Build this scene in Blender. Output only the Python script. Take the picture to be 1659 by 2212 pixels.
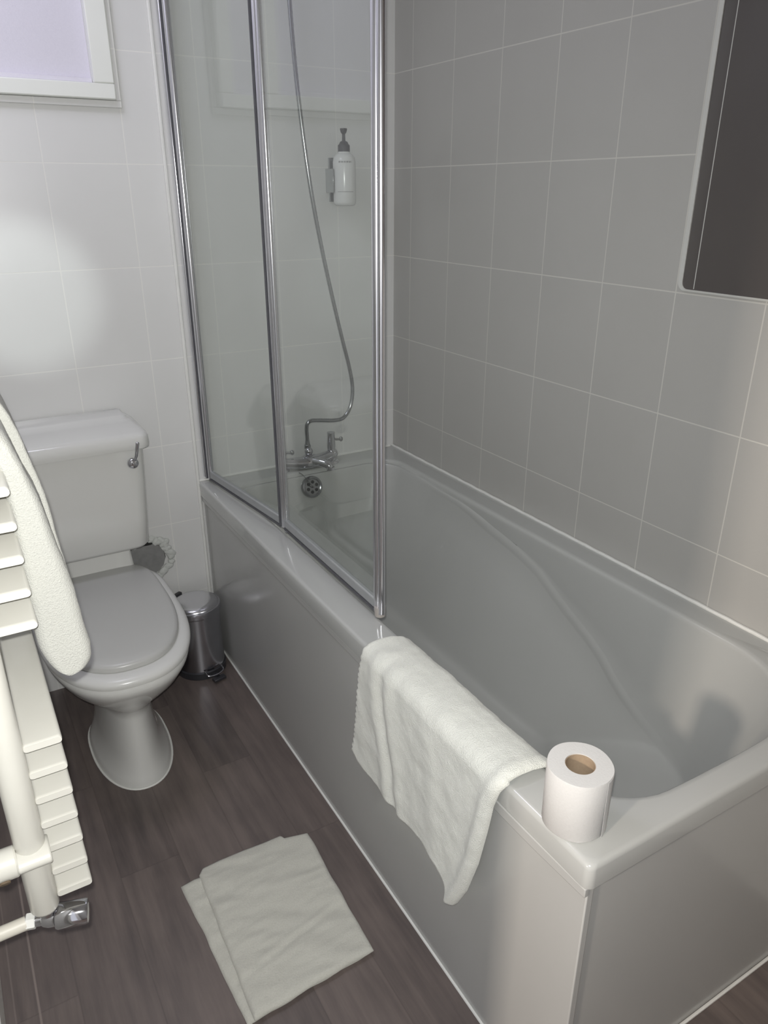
import bpy, bmesh, math, random
from mathutils import Vector, Matrix, noise
PI = math.pi
random.seed(4)
D = bpy.data
for o in list(D.objects):
    D.objects.remove(o)
SC = bpy.context.scene
COL = SC.collection

# ------------------------------------------------------------------ camera
CAM = Vector((-1.3265, -2.1911, 1.4383))
YAW, PITCH = -0.5319, 1.1659
cd = D.cameras.new('camera')
cam = D.objects.new('camera', cd)
COL.objects.link(cam)
cam.location = CAM
cam.rotation_euler = (PITCH, 0, YAW)
cd.sensor_fit = 'HORIZONTAL'
cd.sensor_width = 36.0
cd.lens = 36.0 * 1615.05 / 1659.0
cd.clip_start = 0.02
SC.camera = cam

# ------------------------------------------------------------------ light and exposure
SC.view_settings.view_transform = 'Standard'
SC.view_settings.look = 'None'
SC.view_settings.gamma = 1.0
SC.view_settings.use_curve_mapping = False
SC.view_settings.exposure = 0.45

world = D.worlds.new('world')
SC.world = world
world.use_nodes = True
world.node_tree.nodes['Background'].inputs[0].default_value = (0.9, 0.92, 1.0, 1)
world.node_tree.nodes['Background'].inputs[1].default_value = 0.6


def lamp(name, kind, loc, energy, color=(1, 1, 1), size=0.1, target=None, size_y=None, spot=None, blend=0.3):
    l = D.lights.new(name, kind)
    l.energy = energy
    l.color = color
    if kind == 'AREA':
        l.shape = 'RECTANGLE'
        l.size = size
        l.size_y = size_y or size
    else:
        l.shadow_soft_size = size
    if kind == 'SPOT':
        l.spot_size = spot
        l.spot_blend = blend
    o = D.objects.new(name, l)
    COL.objects.link(o)
    o.location = loc
    if target is not None:
        o.rotation_euler = (Vector(target) - Vector(loc)).to_track_quat('-Z', 'Y').to_euler()
    return o


# the phone's own flash, a few centimetres beside its lens
RIGHT = Vector((math.cos(YAW), math.sin(YAW), 0))
FLASH = CAM + RIGHT * -0.005 + Vector((0, 0, 0.020))
AIM = CAM + RIGHT * -0.30 + Vector((-math.sin(YAW), math.cos(YAW), 0)) * 0.92 + Vector((0, 0, -0.40))
lamp('phone_flash', 'SPOT', FLASH, 45.0, (1.0, 1.0, 0.97), 0.006, AIM, spot=math.radians(140), blend=1.0)
# warm lamp in the hall, shining in through the doorway
lamp('hall_lamp', 'AREA', (-3.3, -2.28, 1.75), 32.0, (1.0, 0.86, 0.72), 0.16, (-0.3, -1.7, 0.7))
# added cool fill light above the toilet side, without a fixture
lamp('ceiling_fill_light', 'AREA', (-1.25, -0.50, 2.33), 3.7, (0.86, 0.85, 1.0), 0.45, (-1.15, -0.7, 0))
# added spot that casts the pale patch on the tiles above the toilet
lamp('tile_patch_spot', 'SPOT', (-1.42, -2.05, 1.62), 30.0, (0.92, 1.0, 0.97), 0.01, (-1.12, 0, 1.19),
     spot=math.radians(12.5), blend=0.75)


# ------------------------------------------------------------------ materials
def mat(name, color, rough=0.5, metal=0.0, coat=0.0, spec=0.5, ior=None):
    m = D.materials.new(name)
    m.use_nodes = True
    b = m.node_tree.nodes['Principled BSDF']
    b.inputs['Base Color'].default_value = (*color, 1)
    b.inputs['Roughness'].default_value = rough
    b.inputs['Metallic'].default_value = metal
    b.inputs['Coat Weight'].default_value = coat
    b.inputs['Coat Roughness'].default_value = 0.05
    b.inputs['Specular IOR Level'].default_value = spec
    return m


def nd(m, typ, **kw):
    n = m.node_tree.nodes.new(typ)
    for k, v in kw.items():
        setattr(n, k, v)
    return n


def lk(m, a, b):
    m.node_tree.links.new(a, b)


def math_node(m, op, a, b=None):
    n = nd(m, 'ShaderNodeMath', operation=op)
    for i, v in enumerate((a, b)):
        if v is None:
            continue
        if isinstance(v, (int, float)):
            n.inputs[i].default_value = v
        else:
            lk(m, v, n.inputs[i])
    return n.outputs[0]


def grain(m, c1, c2, scale, bump=0.0, dist=0.001, detail=3, stretch=None):
    """two close tones mixed by a noise, and a fine bump"""
    b = m.node_tree.nodes['Principled BSDF']
    geo = nd(m, 'ShaderNodeNewGeometry')
    src = geo.outputs['Position']
    if stretch:
        mp = nd(m, 'ShaderNodeMapping')
        mp.inputs['Scale'].default_value = stretch
        lk(m, src, mp.inputs['Vector'])
        src = mp.outputs[0]
    nz = nd(m, 'ShaderNodeTexNoise')
    nz.inputs['Scale'].default_value = scale
    nz.inputs['Detail'].default_value = detail
    lk(m, src, nz.inputs['Vector'])
    mx = nd(m, 'ShaderNodeMix', data_type='RGBA')
    mx.inputs[6].default_value = (*c1, 1)
    mx.inputs[7].default_value = (*c2, 1)
    lk(m, nz.outputs[0], mx.inputs[0])
    lk(m, mx.outputs[2], b.inputs['Base Color'])
    if bump:
        bp = nd(m, 'ShaderNodeBump')
        bp.inputs['Strength'].default_value = bump
        bp.inputs['Distance'].default_value = dist
        lk(m, nz.outputs[0], bp.inputs['Height'])
        lk(m, bp.outputs[0], b.inputs['Normal'])
    return m


TW, TH = 0.2044, 0.2567


def tile_mat(name, axis, off, tile, grout):
    """glazed tiles: joints every TW along the wall and every TH in height"""
    m = mat(name, tile, 0.32)
    b = m.node_tree.nodes['Principled BSDF']
    geo = nd(m, 'ShaderNodeNewGeometry')
    sp = nd(m, 'ShaderNodeSeparateXYZ')
    lk(m, geo.outputs['Position'], sp.inputs[0])

    def joint(sock, period, o):
        v = math_node(m, 'SUBTRACT', sock, o - 50 * period)
        v = math_node(m, 'DIVIDE', v, period)
        v = math_node(m, 'FRACT', v)
        v = math_node(m, 'SUBTRACT', v, 0.5)
        v = math_node(m, 'ABSOLUTE', v)          # 0.5 at the joint
        v = math_node(m, 'SUBTRACT', 0.5, v)
        return math_node(m, 'MULTIPLY', v, period)   # distance to the joint, metres
    a = joint(sp.outputs[axis], TW, off)
    z = joint(sp.outputs[2], TH, 1.761 % TH)
    d = math_node(m, 'MINIMUM', a, z)
    mr = nd(m, 'ShaderNodeMapRange')
    mr.inputs['From Min'].default_value = 0.0008
    mr.inputs['From Max'].default_value = 0.0018
    lk(m, d, mr.inputs['Value'])
    mx = nd(m, 'ShaderNodeMix', data_type='RGBA')
    mx.inputs[6].default_value = (*grout, 1)
    nz = nd(m, 'ShaderNodeTexNoise')
    nz.inputs['Scale'].default_value = 6
    lk(m, geo.outputs['Position'], nz.inputs['Vector'])
    m2 = nd(m, 'ShaderNodeMix', data_type='RGBA')
    m2.inputs[6].default_value = (*[c * 0.97 for c in tile], 1)
    m2.inputs[7].default_value = (*[c * 1.03 for c in tile], 1)
    lk(m, nz.outputs[0], m2.inputs[0])
    lk(m, m2.outputs[2], mx.inputs[7])
    lk(m, mr.outputs[0], mx.inputs[0])
    lk(m, mx.outputs[2], b.inputs['Base Color'])
    bp = nd(m, 'ShaderNodeBump')
    bp.inputs['Strength'].default_value = 0.25
    bp.inputs['Distance'].default_value = 0.0006
    lk(m, mr.outputs[0], bp.inputs['Height'])
    lk(m, bp.outputs[0], b.inputs['Normal'])
    rr = nd(m, 'ShaderNodeMapRange')
    rr.inputs['To Min'].default_value = 0.8
    rr.inputs['To Max'].default_value = 0.32
    lk(m, mr.outputs[0], rr.inputs['Value'])
    lk(m, rr.outputs[0], b.inputs['Roughness'])
    return m


def floor_mat():
    m = mat('floor_boards', (0.09, 0.075, 0.07), 0.42)
    b = m.node_tree.nodes['Principled BSDF']
    geo = nd(m, 'ShaderNodeNewGeometry')
    sp = nd(m, 'ShaderNodeSeparateXYZ')
    lk(m, geo.outputs['Position'], sp.inputs[0])
    PWD = 0.1333
    xs = math_node(m, 'DIVIDE', math_node(m, 'ADD', sp.outputs[0], 0.815 + 40 * PWD), PWD)
    row = math_node(m, 'FLOOR', xs)
    fx = math_node(m, 'FRACT', xs)
    wn = nd(m, 'ShaderNodeTexWhiteNoise', noise_dimensions='1D')
    lk(m, row, wn.inputs['W'])
    # board ends, shifted from row to row
    sh = math_node(m, 'MULTIPLY', math_node(m, 'FRACT', math_node(m, 'MULTIPLY', row, 0.37)), 0.9)
    ys = math_node(m, 'DIVIDE', math_node(m, 'ADD', math_node(m, 'ADD', sp.outputs[1], 20.0), sh), 0.9)
    cell = math_node(m, 'FLOOR', ys)
    fy = math_node(m, 'FRACT', ys)
    cb = nd(m, 'ShaderNodeCombineXYZ')
    lk(m, row, cb.inputs[0])
    lk(m, cell, cb.inputs[1])
    w2 = nd(m, 'ShaderNodeTexWhiteNoise', noise_dimensions='3D')
    lk(m, cb.outputs[0], w2.inputs['Vector'])
    mp = nd(m, 'ShaderNodeMapping')
    mp.inputs['Scale'].default_value = (26, 2.2, 1)
    lk(m, geo.outputs['Position'], mp.inputs['Vector'])
    ad = nd(m, 'ShaderNodeVectorMath', operation='ADD')
    lk(m, mp.outputs[0], ad.inputs[0])
    lk(m, cb.outputs[0], ad.inputs[1])
    nz = nd(m, 'ShaderNodeTexNoise')
    nz.inputs['Scale'].default_value = 1.4
    nz.inputs['Detail'].default_value = 6
    nz.inputs['Roughness'].default_value = 0.62
    lk(m, ad.outputs[0], nz.inputs['Vector'])
    nb = nd(m, 'ShaderNodeTexNoise')
    nb.inputs['Scale'].default_value = 5.5
    nb.inputs['Detail'].default_value = 3
    lk(m, geo.outputs['Position'], nb.inputs['Vector'])
    f = math_node(m, 'ADD', math_node(m, 'MULTIPLY', nz.outputs[0], 0.62),
                  math_node(m, 'MULTIPLY', nb.outputs[0], 0.34))
    f = math_node(m, 'ADD', f, math_node(m, 'MULTIPLY', math_node(m, 'SUBTRACT', w2.outputs[0], 0.5), 0.12))
    cr = nd(m, 'ShaderNodeValToRGB')
    cr.color_ramp.elements[0].position = 0.25
    cr.color_ramp.elements[0].color = (0.080, 0.066, 0.064, 1)
    cr.color_ramp.elements[1].position = 0.75
    cr.color_ramp.elements[1].color = (0.22, 0.178, 0.160, 1)
    lk(m, f, cr.inputs[0])
    # thin seams
    ex = math_node(m, 'MULTIPLY', math_node(m, 'SUBTRACT', 0.5, math_node(m, 'ABSOLUTE', math_node(m, 'SUBTRACT', fx, 0.5))), PWD)
    ey = math_node(m, 'MULTIPLY', math_node(m, 'SUBTRACT', 0.5, math_node(m, 'ABSOLUTE', math_node(m, 'SUBTRACT', fy, 0.5))), 0.9)
    e = math_node(m, 'MINIMUM', ex, ey)
    mr = nd(m, 'ShaderNodeMapRange')
    mr.inputs['From Min'].default_value = 0.0005
    mr.inputs['From Max'].default_value = 0.0022
    mr.inputs['To Min'].default_value = 0.84
    lk(m, e, mr.inputs['Value'])
    mx = nd(m, 'ShaderNodeMix', data_type='RGBA', blend_type='MULTIPLY')
    mx.inputs[0].default_value = 1.0
    lk(m, cr.outputs[0], mx.inputs[6])
    lk(m, mr.outputs[0], mx.inputs[7])
    # pale joins between two sheets by the left wall
    def band(x0, w, amt):
        dd = math_node(m, 'ABSOLUTE', math_node(m, 'SUBTRACT', sp.outputs[0], x0))
        q = nd(m, 'ShaderNodeMapRange')
        q.inputs['From Min'].default_value = w * 0.4
        q.inputs['From Max'].default_value = w
        q.inputs['To Min'].default_value = amt
        q.inputs['To Max'].default_value = 0.0
        lk(m, dd, q.inputs['Value'])
        return q.outputs[0]
    bands = math_node(m, 'MAXIMUM', band(-1.418, 0.0028, 0.55), band(-1.459, 0.002, 0.25))
    m3 = nd(m, 'ShaderNodeMix', data_type='RGBA')
    m3.inputs[7].default_value = (0.36, 0.30, 0.27, 1)
    lk(m, bands, m3.inputs[0])
    lk(m, mx.outputs[2], m3.inputs[6])
    lk(m, m3.outputs[2], b.inputs['Base Color'])
    bp = nd(m, 'ShaderNodeBump')
    bp.inputs['Strength'].default_value = 0.25
    bp.inputs['Distance'].default_value = 0.0006
    lk(m, nz.outputs[0], bp.inputs['Height'])
    lk(m, bp.outputs[0], b.inputs['Normal'])
    return m


def towel_mat(name, c1, c2, scale=520.0, bump=1.0, dist=0.0022):
    m = grain(mat(name, c1, 1.0, spec=0.1), c1, c2, scale, bump, dist, 4)
    m.node_tree.nodes['Principled BSDF'].inputs['Sheen Weight'].default_value = 0.25
    return m


def glass_mat():
    """clear safety glass, faint grey green"""
    m = D.materials.new('screen_glass')
    m.use_nodes = True
    nt = m.node_tree
    nt.nodes.clear()
    out = nt.nodes.new('ShaderNodeOutputMaterial')
    tr = nt.nodes.new('ShaderNodeBsdfTransparent')
    tr.inputs[0].default_value = (0.965, 0.98, 0.97, 1)
    gl = nt.nodes.new('ShaderNodeBsdfGlossy')
    gl.inputs['Roughness'].default_value = 0.02
    fr = nt.nodes.new('ShaderNodeFresnel')
    ge = nt.nodes.new('ShaderNodeNewGeometry')
    io = nt.nodes.new('ShaderNodeMapRange')          # same index seen from both faces
    io.inputs['To Min'].default_value = 1.5
    io.inputs['To Max'].default_value = 1 / 1.5
    nt.links.new(ge.outputs['Backfacing'], io.inputs['Value'])
    nt.links.new(io.outputs[0], fr.inputs[0])
    mx = nt.nodes.new('ShaderNodeMixShader')
    nt.links.new(fr.outputs[0], mx.inputs[0])
    nt.links.new(tr.outputs[0], mx.inputs[1])
    nt.links.new(gl.outputs[0], mx.inputs[2])
    nt.links.new(mx.outputs[0], out.inputs[0])
    return m


M = {}
M['tile_back'] = tile_mat('glazed_tiles_back', 0, (-0.814) % TW, (0.70, 0.70, 0.69), (0.79, 0.785, 0.755))
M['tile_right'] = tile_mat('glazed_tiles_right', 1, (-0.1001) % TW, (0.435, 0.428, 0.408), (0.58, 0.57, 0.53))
M['tile_left'] = tile_mat('glazed_tiles_left', 1, 0.0, (0.62, 0.62, 0.61), (0.78, 0.77, 0.74))
M['plaster'] = grain(mat('painted_plaster', (0.7, 0.7, 0.69), 0.85), (0.68, 0.68, 0.67), (0.73, 0.73, 0.72), 30, 0.1)
M['floor'] = floor_mat()
M['seat_ring'] = grain(mat('seat_ring_plastic', (0.66, 0.66, 0.64), 0.25), (0.64, 0.64, 0.62), (0.68, 0.68, 0.66), 5)
M['sealant'] = grain(mat('white_sealant', (0.75, 0.75, 0.72), 0.45), (0.70, 0.70, 0.67), (0.82, 0.82, 0.79), 30)
M['acrylic'] = grain(mat('bath_acrylic', (0.55, 0.56, 0.55), 0.14, coat=0.3), (0.45, 0.455, 0.44), (0.48, 0.485, 0.47), 4)
M['panel'] = grain(mat('bath_panel_plastic', (0.42, 0.42, 0.41), 0.24, coat=0.08), (0.44, 0.44, 0.43), (0.48, 0.48, 0.465), 3)
M['ceramic'] = grain(mat('vitreous_china', (0.6, 0.6, 0.58), 0.12, coat=0.4), (0.64, 0.64, 0.62), (0.68, 0.68, 0.66), 3)
M['seat'] = grain(mat('seat_plastic', (0.55, 0.55, 0.54), 0.3), (0.485, 0.485, 0.47), (0.51, 0.51, 0.495), 5)
M['chrome'] = grain(mat('chrome', (0.62, 0.62, 0.64), 0.09, metal=1.0), (0.60, 0.60, 0.63), (0.68, 0.68, 0.70), 9)
M['dark_chrome'] = grain(mat('tarnished_chrome', (0.35, 0.36, 0.37), 0.16, metal=1.0), (0.30, 0.31, 0.32), (0.42, 0.43, 0.44), 60)
M['bin_steel'] = grain(mat('polished_steel', (0.30, 0.30, 0.32), 0.2, metal=1.0), (0.42, 0.42, 0.45), (0.52, 0.52, 0.55), 20)
M['aluminium'] = grain(mat('bright_aluminium', (0.55, 0.55, 0.58), 0.2, metal=1.0), (0.68, 0.68, 0.72), (0.78, 0.78, 0.81), 12)
M['seal_and_shadow'] = grain(mat('grey_seal_and_rail_shadow', (0.10, 0.10, 0.11), 0.5), (0.07, 0.07, 0.08), (0.12, 0.12, 0.13), 40)  # rubber of the post seals, also the painted gap shadow under the rails
M['clear_seal'] = grain(mat('translucent_seal', (0.34, 0.35, 0.35), 0.35), (0.29, 0.30, 0.31), (0.36, 0.37, 0.37), 30)
M['beige_cap'] = grain(mat('cloudy_plastic', (0.40, 0.37, 0.34), 0.35), (0.36, 0.33, 0.31), (0.44, 0.41, 0.38), 50)
M['black'] = grain(mat('black_plastic', (0.03, 0.03, 0.035), 0.4), (0.025, 0.025, 0.03), (0.045, 0.045, 0.05), 30)
M['bottle'] = grain(mat('milky_bottle', (0.72, 0.72, 0.70), 0.22), (0.70, 0.70, 0.69), (0.76, 0.76, 0.75), 8)
M['print'] = grain(mat('grey_print', (0.25, 0.25, 0.25), 0.5), (0.2, 0.2, 0.2), (0.34, 0.34, 0.34), 200)
M['radiator'] = grain(mat('radiator_enamel', (0.7, 0.68, 0.62), 0.28, coat=0.2), (0.60, 0.585, 0.53), (0.68, 0.67, 0.62), 14)
M['pipe'] = grain(mat('painted_pipe', (0.62, 0.58, 0.50), 0.45), (0.58, 0.55, 0.48), (0.68, 0.65, 0.58), 40)
M['rust'] = grain(mat('rusty_socket', (0.08, 0.05, 0.03), 0.8), (0.05, 0.035, 0.025), (0.22, 0.16, 0.10), 300)
M['towel'] = towel_mat('white_terry', (0.78, 0.79, 0.72), (0.90, 0.90, 0.84))
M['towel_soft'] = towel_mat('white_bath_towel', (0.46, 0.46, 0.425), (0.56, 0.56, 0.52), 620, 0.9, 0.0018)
M['mat_cloth'] = towel_mat('cotton_mat', (0.50, 0.495, 0.44), (0.62, 0.61, 0.55), 300, 0.6, 0.0015)
M['paper'] = grain(mat('tissue_paper', (0.82, 0.81, 0.80), 0.95), (0.58, 0.575, 0.565), (0.64, 0.635, 0.625), 350, 0.3, 0.0008)
M['card'] = grain(mat('brown_card', (0.34, 0.25, 0.17), 0.9), (0.30, 0.22, 0.15), (0.38, 0.29, 0.20), 200, 0.2)
M['frame'] = grain(mat('window_plastic', (0.80, 0.82, 0.78), 0.4), (0.78, 0.80, 0.76), (0.84, 0.85, 0.81), 4)
M['frosted'] = grain(mat('frosted_glass', (0.5, 0.48, 0.56), 0.35), (0.66, 0.64, 0.72), (0.72, 0.70, 0.78), 300, 0.3, 0.001)
M['mirror'] = grain(mat('dark_mirror_glass', (0.05, 0.046, 0.045), 0.06, spec=0.6), (0.082, 0.072, 0.070), (0.098, 0.088, 0.082), 5)
M['mirror_rim'] = grain(mat('mirror_edge', (0.6, 0.6, 0.57), 0.3), (0.58, 0.58, 0.55), (0.64, 0.64, 0.61), 20)
M['mortar'] = grain(mat('grey_mortar', (0.22, 0.22, 0.22), 0.95), (0.20, 0.20, 0.20), (0.30, 0.30, 0.295), 60, 0.5, 0.003)
M['foam'] = grain(mat('filler_foam', (0.62, 0.63, 0.60), 0.9), (0.50, 0.52, 0.50), (0.72, 0.73, 0.70), 120, 0.6, 0.003)
M['hole'] = grain(mat('dark_gap', (0.02, 0.02, 0.02), 0.9), (0.015, 0.015, 0.015), (0.03, 0.03, 0.03), 50)
M['glass'] = glass_mat()
M['skirting'] = grain(mat('white_gloss_paint', (0.78, 0.78, 0.74), 0.3), (0.76, 0.76, 0.72), (0.82, 0.82, 0.78), 6)


# ------------------------------------------------------------------ mesh helpers
def obj(name, bm, m, parent=None, smooth=35, bevel=0.0, seg=2, subd=0):
    me = D.meshes.new(name)
    bmesh.ops.recalc_face_normals(bm, faces=bm.faces)
    bm.to_mesh(me)
    bm.free()
    me.materials.append(m)
    o = D.objects.new(name, me)
    COL.objects.link(o)
    if smooth:
        for p in me.polygons:
            p.use_smooth = True
        try:
            me.set_sharp_from_angle(angle=math.radians(smooth))
        except Exception:
            pass
    if bevel:
        md = o.modifiers.new('bevel', 'BEVEL')
        md.width = bevel
        md.segments = seg
        md.limit_method = 'ANGLE'
        md.angle_limit = math.radians(35)
        md.harden_normals = False
    if subd:
        md = o.modifiers.new('subd', 'SUBSURF')
        md.levels = md.render_levels = subd
    if parent:
        o.parent = parent
        o.matrix_parent_inverse = Matrix.Translation(-parent.location)
    return o


def thing(name, label, cat, loc=(0, 0, 0), group=None):
    o = D.objects.new(name, None)
    COL.objects.link(o)
    o.location = loc
    o.empty_display_size = 0.05
    o['label'] = label
    o['category'] = cat
    if group:
        o['group'] = group
    return o


def tag(o, label, cat, group=None):
    o['label'] = label
    o['category'] = cat
    if group:
        o['group'] = group
    return o


def struct(name, bm, m, **kw):
    o = obj(name, bm, m, **kw)
    o['kind'] = 'structure'
    return o


def box(bm, x0, x1, y0, y1, z0, z1):
    vs = [bm.verts.new((x, y, z)) for x in (x0, x1) for y in (y0, y1) for z in (z0, z1)]
    for f in ((0, 1, 3, 2), (4, 6, 7, 5), (0, 4, 5, 1), (2, 3, 7, 6), (0, 2, 6, 4), (1, 5, 7, 3)):
        bm.faces.new([vs[i] for i in f])


def obox(bm, c, ax, ay, az, sx, sy, sz):
    c = Vector(c)
    vs = [bm.verts.new(c + ax * (i * sx / 2) + ay * (j * sy / 2) + az * (k * sz / 2))
          for i in (-1, 1) for j in (-1, 1) for k in (-1, 1)]
    for f in ((0, 1, 3, 2), (4, 6, 7, 5), (0, 4, 5, 1), (2, 3, 7, 6), (0, 2, 6, 4), (1, 5, 7, 3)):
        bm.faces.new([vs[i] for i in f])


def rings(bm, rs, cap0=True, cap1=True, closed=True):
    """loft a list of equally long vertex rings"""
    V = [[bm.verts.new(p) for p in r] for r in rs]
    n = len(rs[0])
    for a, b in zip(V[:-1], V[1:]):
        for i in range(n if closed else n - 1):
            j = (i + 1) % n
            bm.faces.new((a[i], a[j], b[j], b[i]))
    if cap0:
        bm.faces.new(V[0][::-1])
    if cap1:
        bm.faces.new(V[-1])
    return V


def frame_of(d):
    d = Vector(d).normalized()
    u = Vector((0, 0, 1)) if abs(d.z) < 0.9 else Vector((1, 0, 0))
    a = d.cross(u).normalized()
    return d, a, d.cross(a).normalized()


def lathe(bm, base, axis, prof, n=32, cap0=True, cap1=True):
    """prof: list of (distance along the axis, radius)"""
    d, a, b = frame_of(axis)
    base = Vector(base)
    rs = [[base + d * h + (a * math.cos(2 * PI * i / n) + b * math.sin(2 * PI * i / n)) * max(r, 1e-5)
           for i in range(n)] for h, r in prof]
    rings(bm, rs, cap0, cap1)


def cyl(bm, p0, p1, r, n=24, r1=None):
    p0, p1 = Vector(p0), Vector(p1)
    lathe(bm, p0, p1 - p0, [(0, r), ((p1 - p0).length, r1 if r1 is not None else r)], n)


def spline(pts, n):
    pts = [Vector(p) for p in pts]
    P = [pts[0] * 2 - pts[1]] + pts + [pts[-1] * 2 - pts[-2]]
    out = []
    for i in range(1, len(P) - 2):
        for k in range(n):
            t = k / n
            a, b, c, d = P[i - 1], P[i], P[i + 1], P[i + 2]
            out.append(0.5 * ((2 * b) + (c - a) * t + (2 * a - 5 * b + 4 * c - d) * t * t
                              + (3 * b - a - 3 * c + d) * t ** 3))
    out.append(pts[-1])
    return out


def tube(bm, pts, rad, n=14, ribs=None):
    """rad: number or function of index fraction"""
    up = Vector((0.3, 1, 0.2)).normalized()
    rs = []
    L = len(pts)
    a = None
    for i, p in enumerate(pts):
        d = (pts[min(i + 1, L - 1)] - pts[max(i - 1, 0)]).normalized()
        if a is None:
            a = d.cross(up).normalized()
        a = (a - d * a.dot(d)).normalized()
        b = d.cross(a)
        r = rad(i / (L - 1)) if callable(rad) else rad
        if ribs:
            r *= 1 + ribs * (1 if i % 2 else -1)
        rs.append([p + (a * math.cos(2 * PI * k / n) + b * math.sin(2 * PI * k / n)) * r for k in range(n)])
    rings(bm, rs)


def rrect(x0, x1, y0, y1, r, ns=20, nc=10):
    """rounded rectangle, counter-clockwise from the right side; r = radii at (x1,y0),(x1,y1),(x0,y1),(x0,y0)"""
    if not isinstance(r, (list, tuple)):
        r = [r] * 4
    cs = [(x1, y0, r[0], -PI / 2), (x1, y1, r[1], 0), (x0, y1, r[2], PI / 2), (x0, y0, r[3], PI)]
    sx = [-1, -1, 1, 1]
    sy = [1, -1, -1, 1]
    arcs = []
    for i, (cx, cy, rr, a0) in enumerate(cs):
        ox, oy = cx + sx[i] * rr, cy + sy[i] * rr
        arcs.append([(ox + rr * math.cos(a0 + PI / 2 * k / nc), oy + rr * math.sin(a0 + PI / 2 * k / nc))
                     for k in range(nc + 1)])
    out = []
    for i in range(4):
        out += arcs[i]
        p, q = arcs[i][-1], arcs[(i + 1) % 4][0]
        for k in range(1, ns):
            t = k / ns
            out.append((p[0] + (q[0] - p[0]) * t, p[1] + (q[1] - p[1]) * t))
    return out


def interp(x, xs, ys):
    if x <= xs[0]:
        return ys[0]
    for i in range(len(xs) - 1):
        if x <= xs[i + 1]:
            t = (x - xs[i]) / (xs[i + 1] - xs[i])
            return ys[i] + (ys[i + 1] - ys[i]) * t
    return ys[-1]


def grid(bm, fn, nu, nv):
    V = [[bm.verts.new(fn(i / nu, j / nv)) for j in range(nv + 1)] for i in range(nu + 1)]
    for i in range(nu):
        for j in range(nv):
            bm.faces.new((V[i][j], V[i + 1][j], V[i + 1][j + 1], V[i][j + 1]))
    return V


def solid(bm, fn, nu, nv, th):
    """closed sheet of cloth: fn(u, v, side) with side 0 outer, 1 inner"""
    A = [[bm.verts.new(fn(i / nu, j / nv, 0)) for j in range(nv + 1)] for i in range(nu + 1)]
    B = [[bm.verts.new(fn(i / nu, j / nv, 1)) for j in range(nv + 1)] for i in range(nu + 1)]
    for i in range(nu):
        for j in range(nv):
            bm.faces.new((A[i][j], A[i + 1][j], A[i + 1][j + 1], A[i][j + 1]))
            bm.faces.new((B[i][j], B[i][j + 1], B[i + 1][j + 1], B[i + 1][j]))
    for i in range(nu):
        bm.faces.new((A[i][0], B[i][0], B[i + 1][0], A[i + 1][0]))
        bm.faces.new((A[i][nv], A[i + 1][nv], B[i + 1][nv], B[i][nv]))
    for j in range(nv):
        bm.faces.new((A[0][j], A[0][j + 1], B[0][j + 1], B[0][j]))
        bm.faces.new((A[nu][j], B[nu][j], B[nu][j + 1], A[nu][j + 1]))


B = bmesh.new

# ================================================================== THE ROOM
XL, YF, ZC = -1.49, -2.80, 2.35
H = 0.602                      # top of the bath rim
W, L = 0.715, 1.70
WX0, WX1, WZ0, WZ1 = -1.36, -0.874, 1.684, 2.12    # window pane opening

bm = B(); box(bm, -3.9, 0.12, YF - 0.1, 0.12, -0.08, 0)
struct('floor', bm, M['floor'], smooth=0)
bm = B(); box(bm, XL - 0.1, 0.12, YF - 0.1, 0.12, ZC, ZC + 0.08)
struct('ceiling', bm, M['plaster'], smooth=0)
bm = B()
box(bm, XL - 0.1, WX0, 0, 0.12, 0, ZC)
box(bm, WX1, 0.0, 0, 0.12, 0, ZC)
box(bm, WX0, WX1, 0, 0.12, 0, WZ0)
box(bm, WX0, WX1, 0, 0.12, WZ1, ZC)
struct('wall_back', bm, M['tile_back'], smooth=0)
bm = B(); box(bm, 0, 0.12, YF - 0.1, 0.12, 0, ZC)
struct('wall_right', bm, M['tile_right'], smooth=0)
bm = B(); box(bm, XL - 0.1, 0.0, YF - 0.1, YF, 0, ZC)
struct('wall_front', bm, M['plaster'], smooth=0)
# left wall with the open doorway beside the camera
DY0, DY1, DZ = -2.56, -1.754, 2.0
bm = B()
box(bm, XL - 0.1, XL, DY1, 0.0, 0, ZC)
box(bm, XL - 0.1, XL, YF, DY0, 0, ZC)
box(bm, XL - 0.1, XL, DY0, DY1, DZ, ZC)
struct('wall_left', bm, M['plaster'], smooth=0)
bm = B()
box(bm, XL - 0.001, XL + 0.014, DY1 + 0.07, -0.001, 0.0, 0.075)
struct('baseboard_left', bm, M['skirting'], bevel=0.003)
bm = B()
box(bm, XL + 0.0005, XL + 0.016, DY1 + 0.0, DY1 + 0.068, 0.0, DZ + 0.07)
box(bm, XL + 0.0005, XL + 0.016, DY0 - 0.068, DY0, 0.0, DZ + 0.07)
box(bm, XL + 0.0005, XL + 0.016, DY0, DY1, DZ + 0.002, DZ + 0.07)
struct('trim_1', bm, M['skirting'], bevel=0.003)

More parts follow.
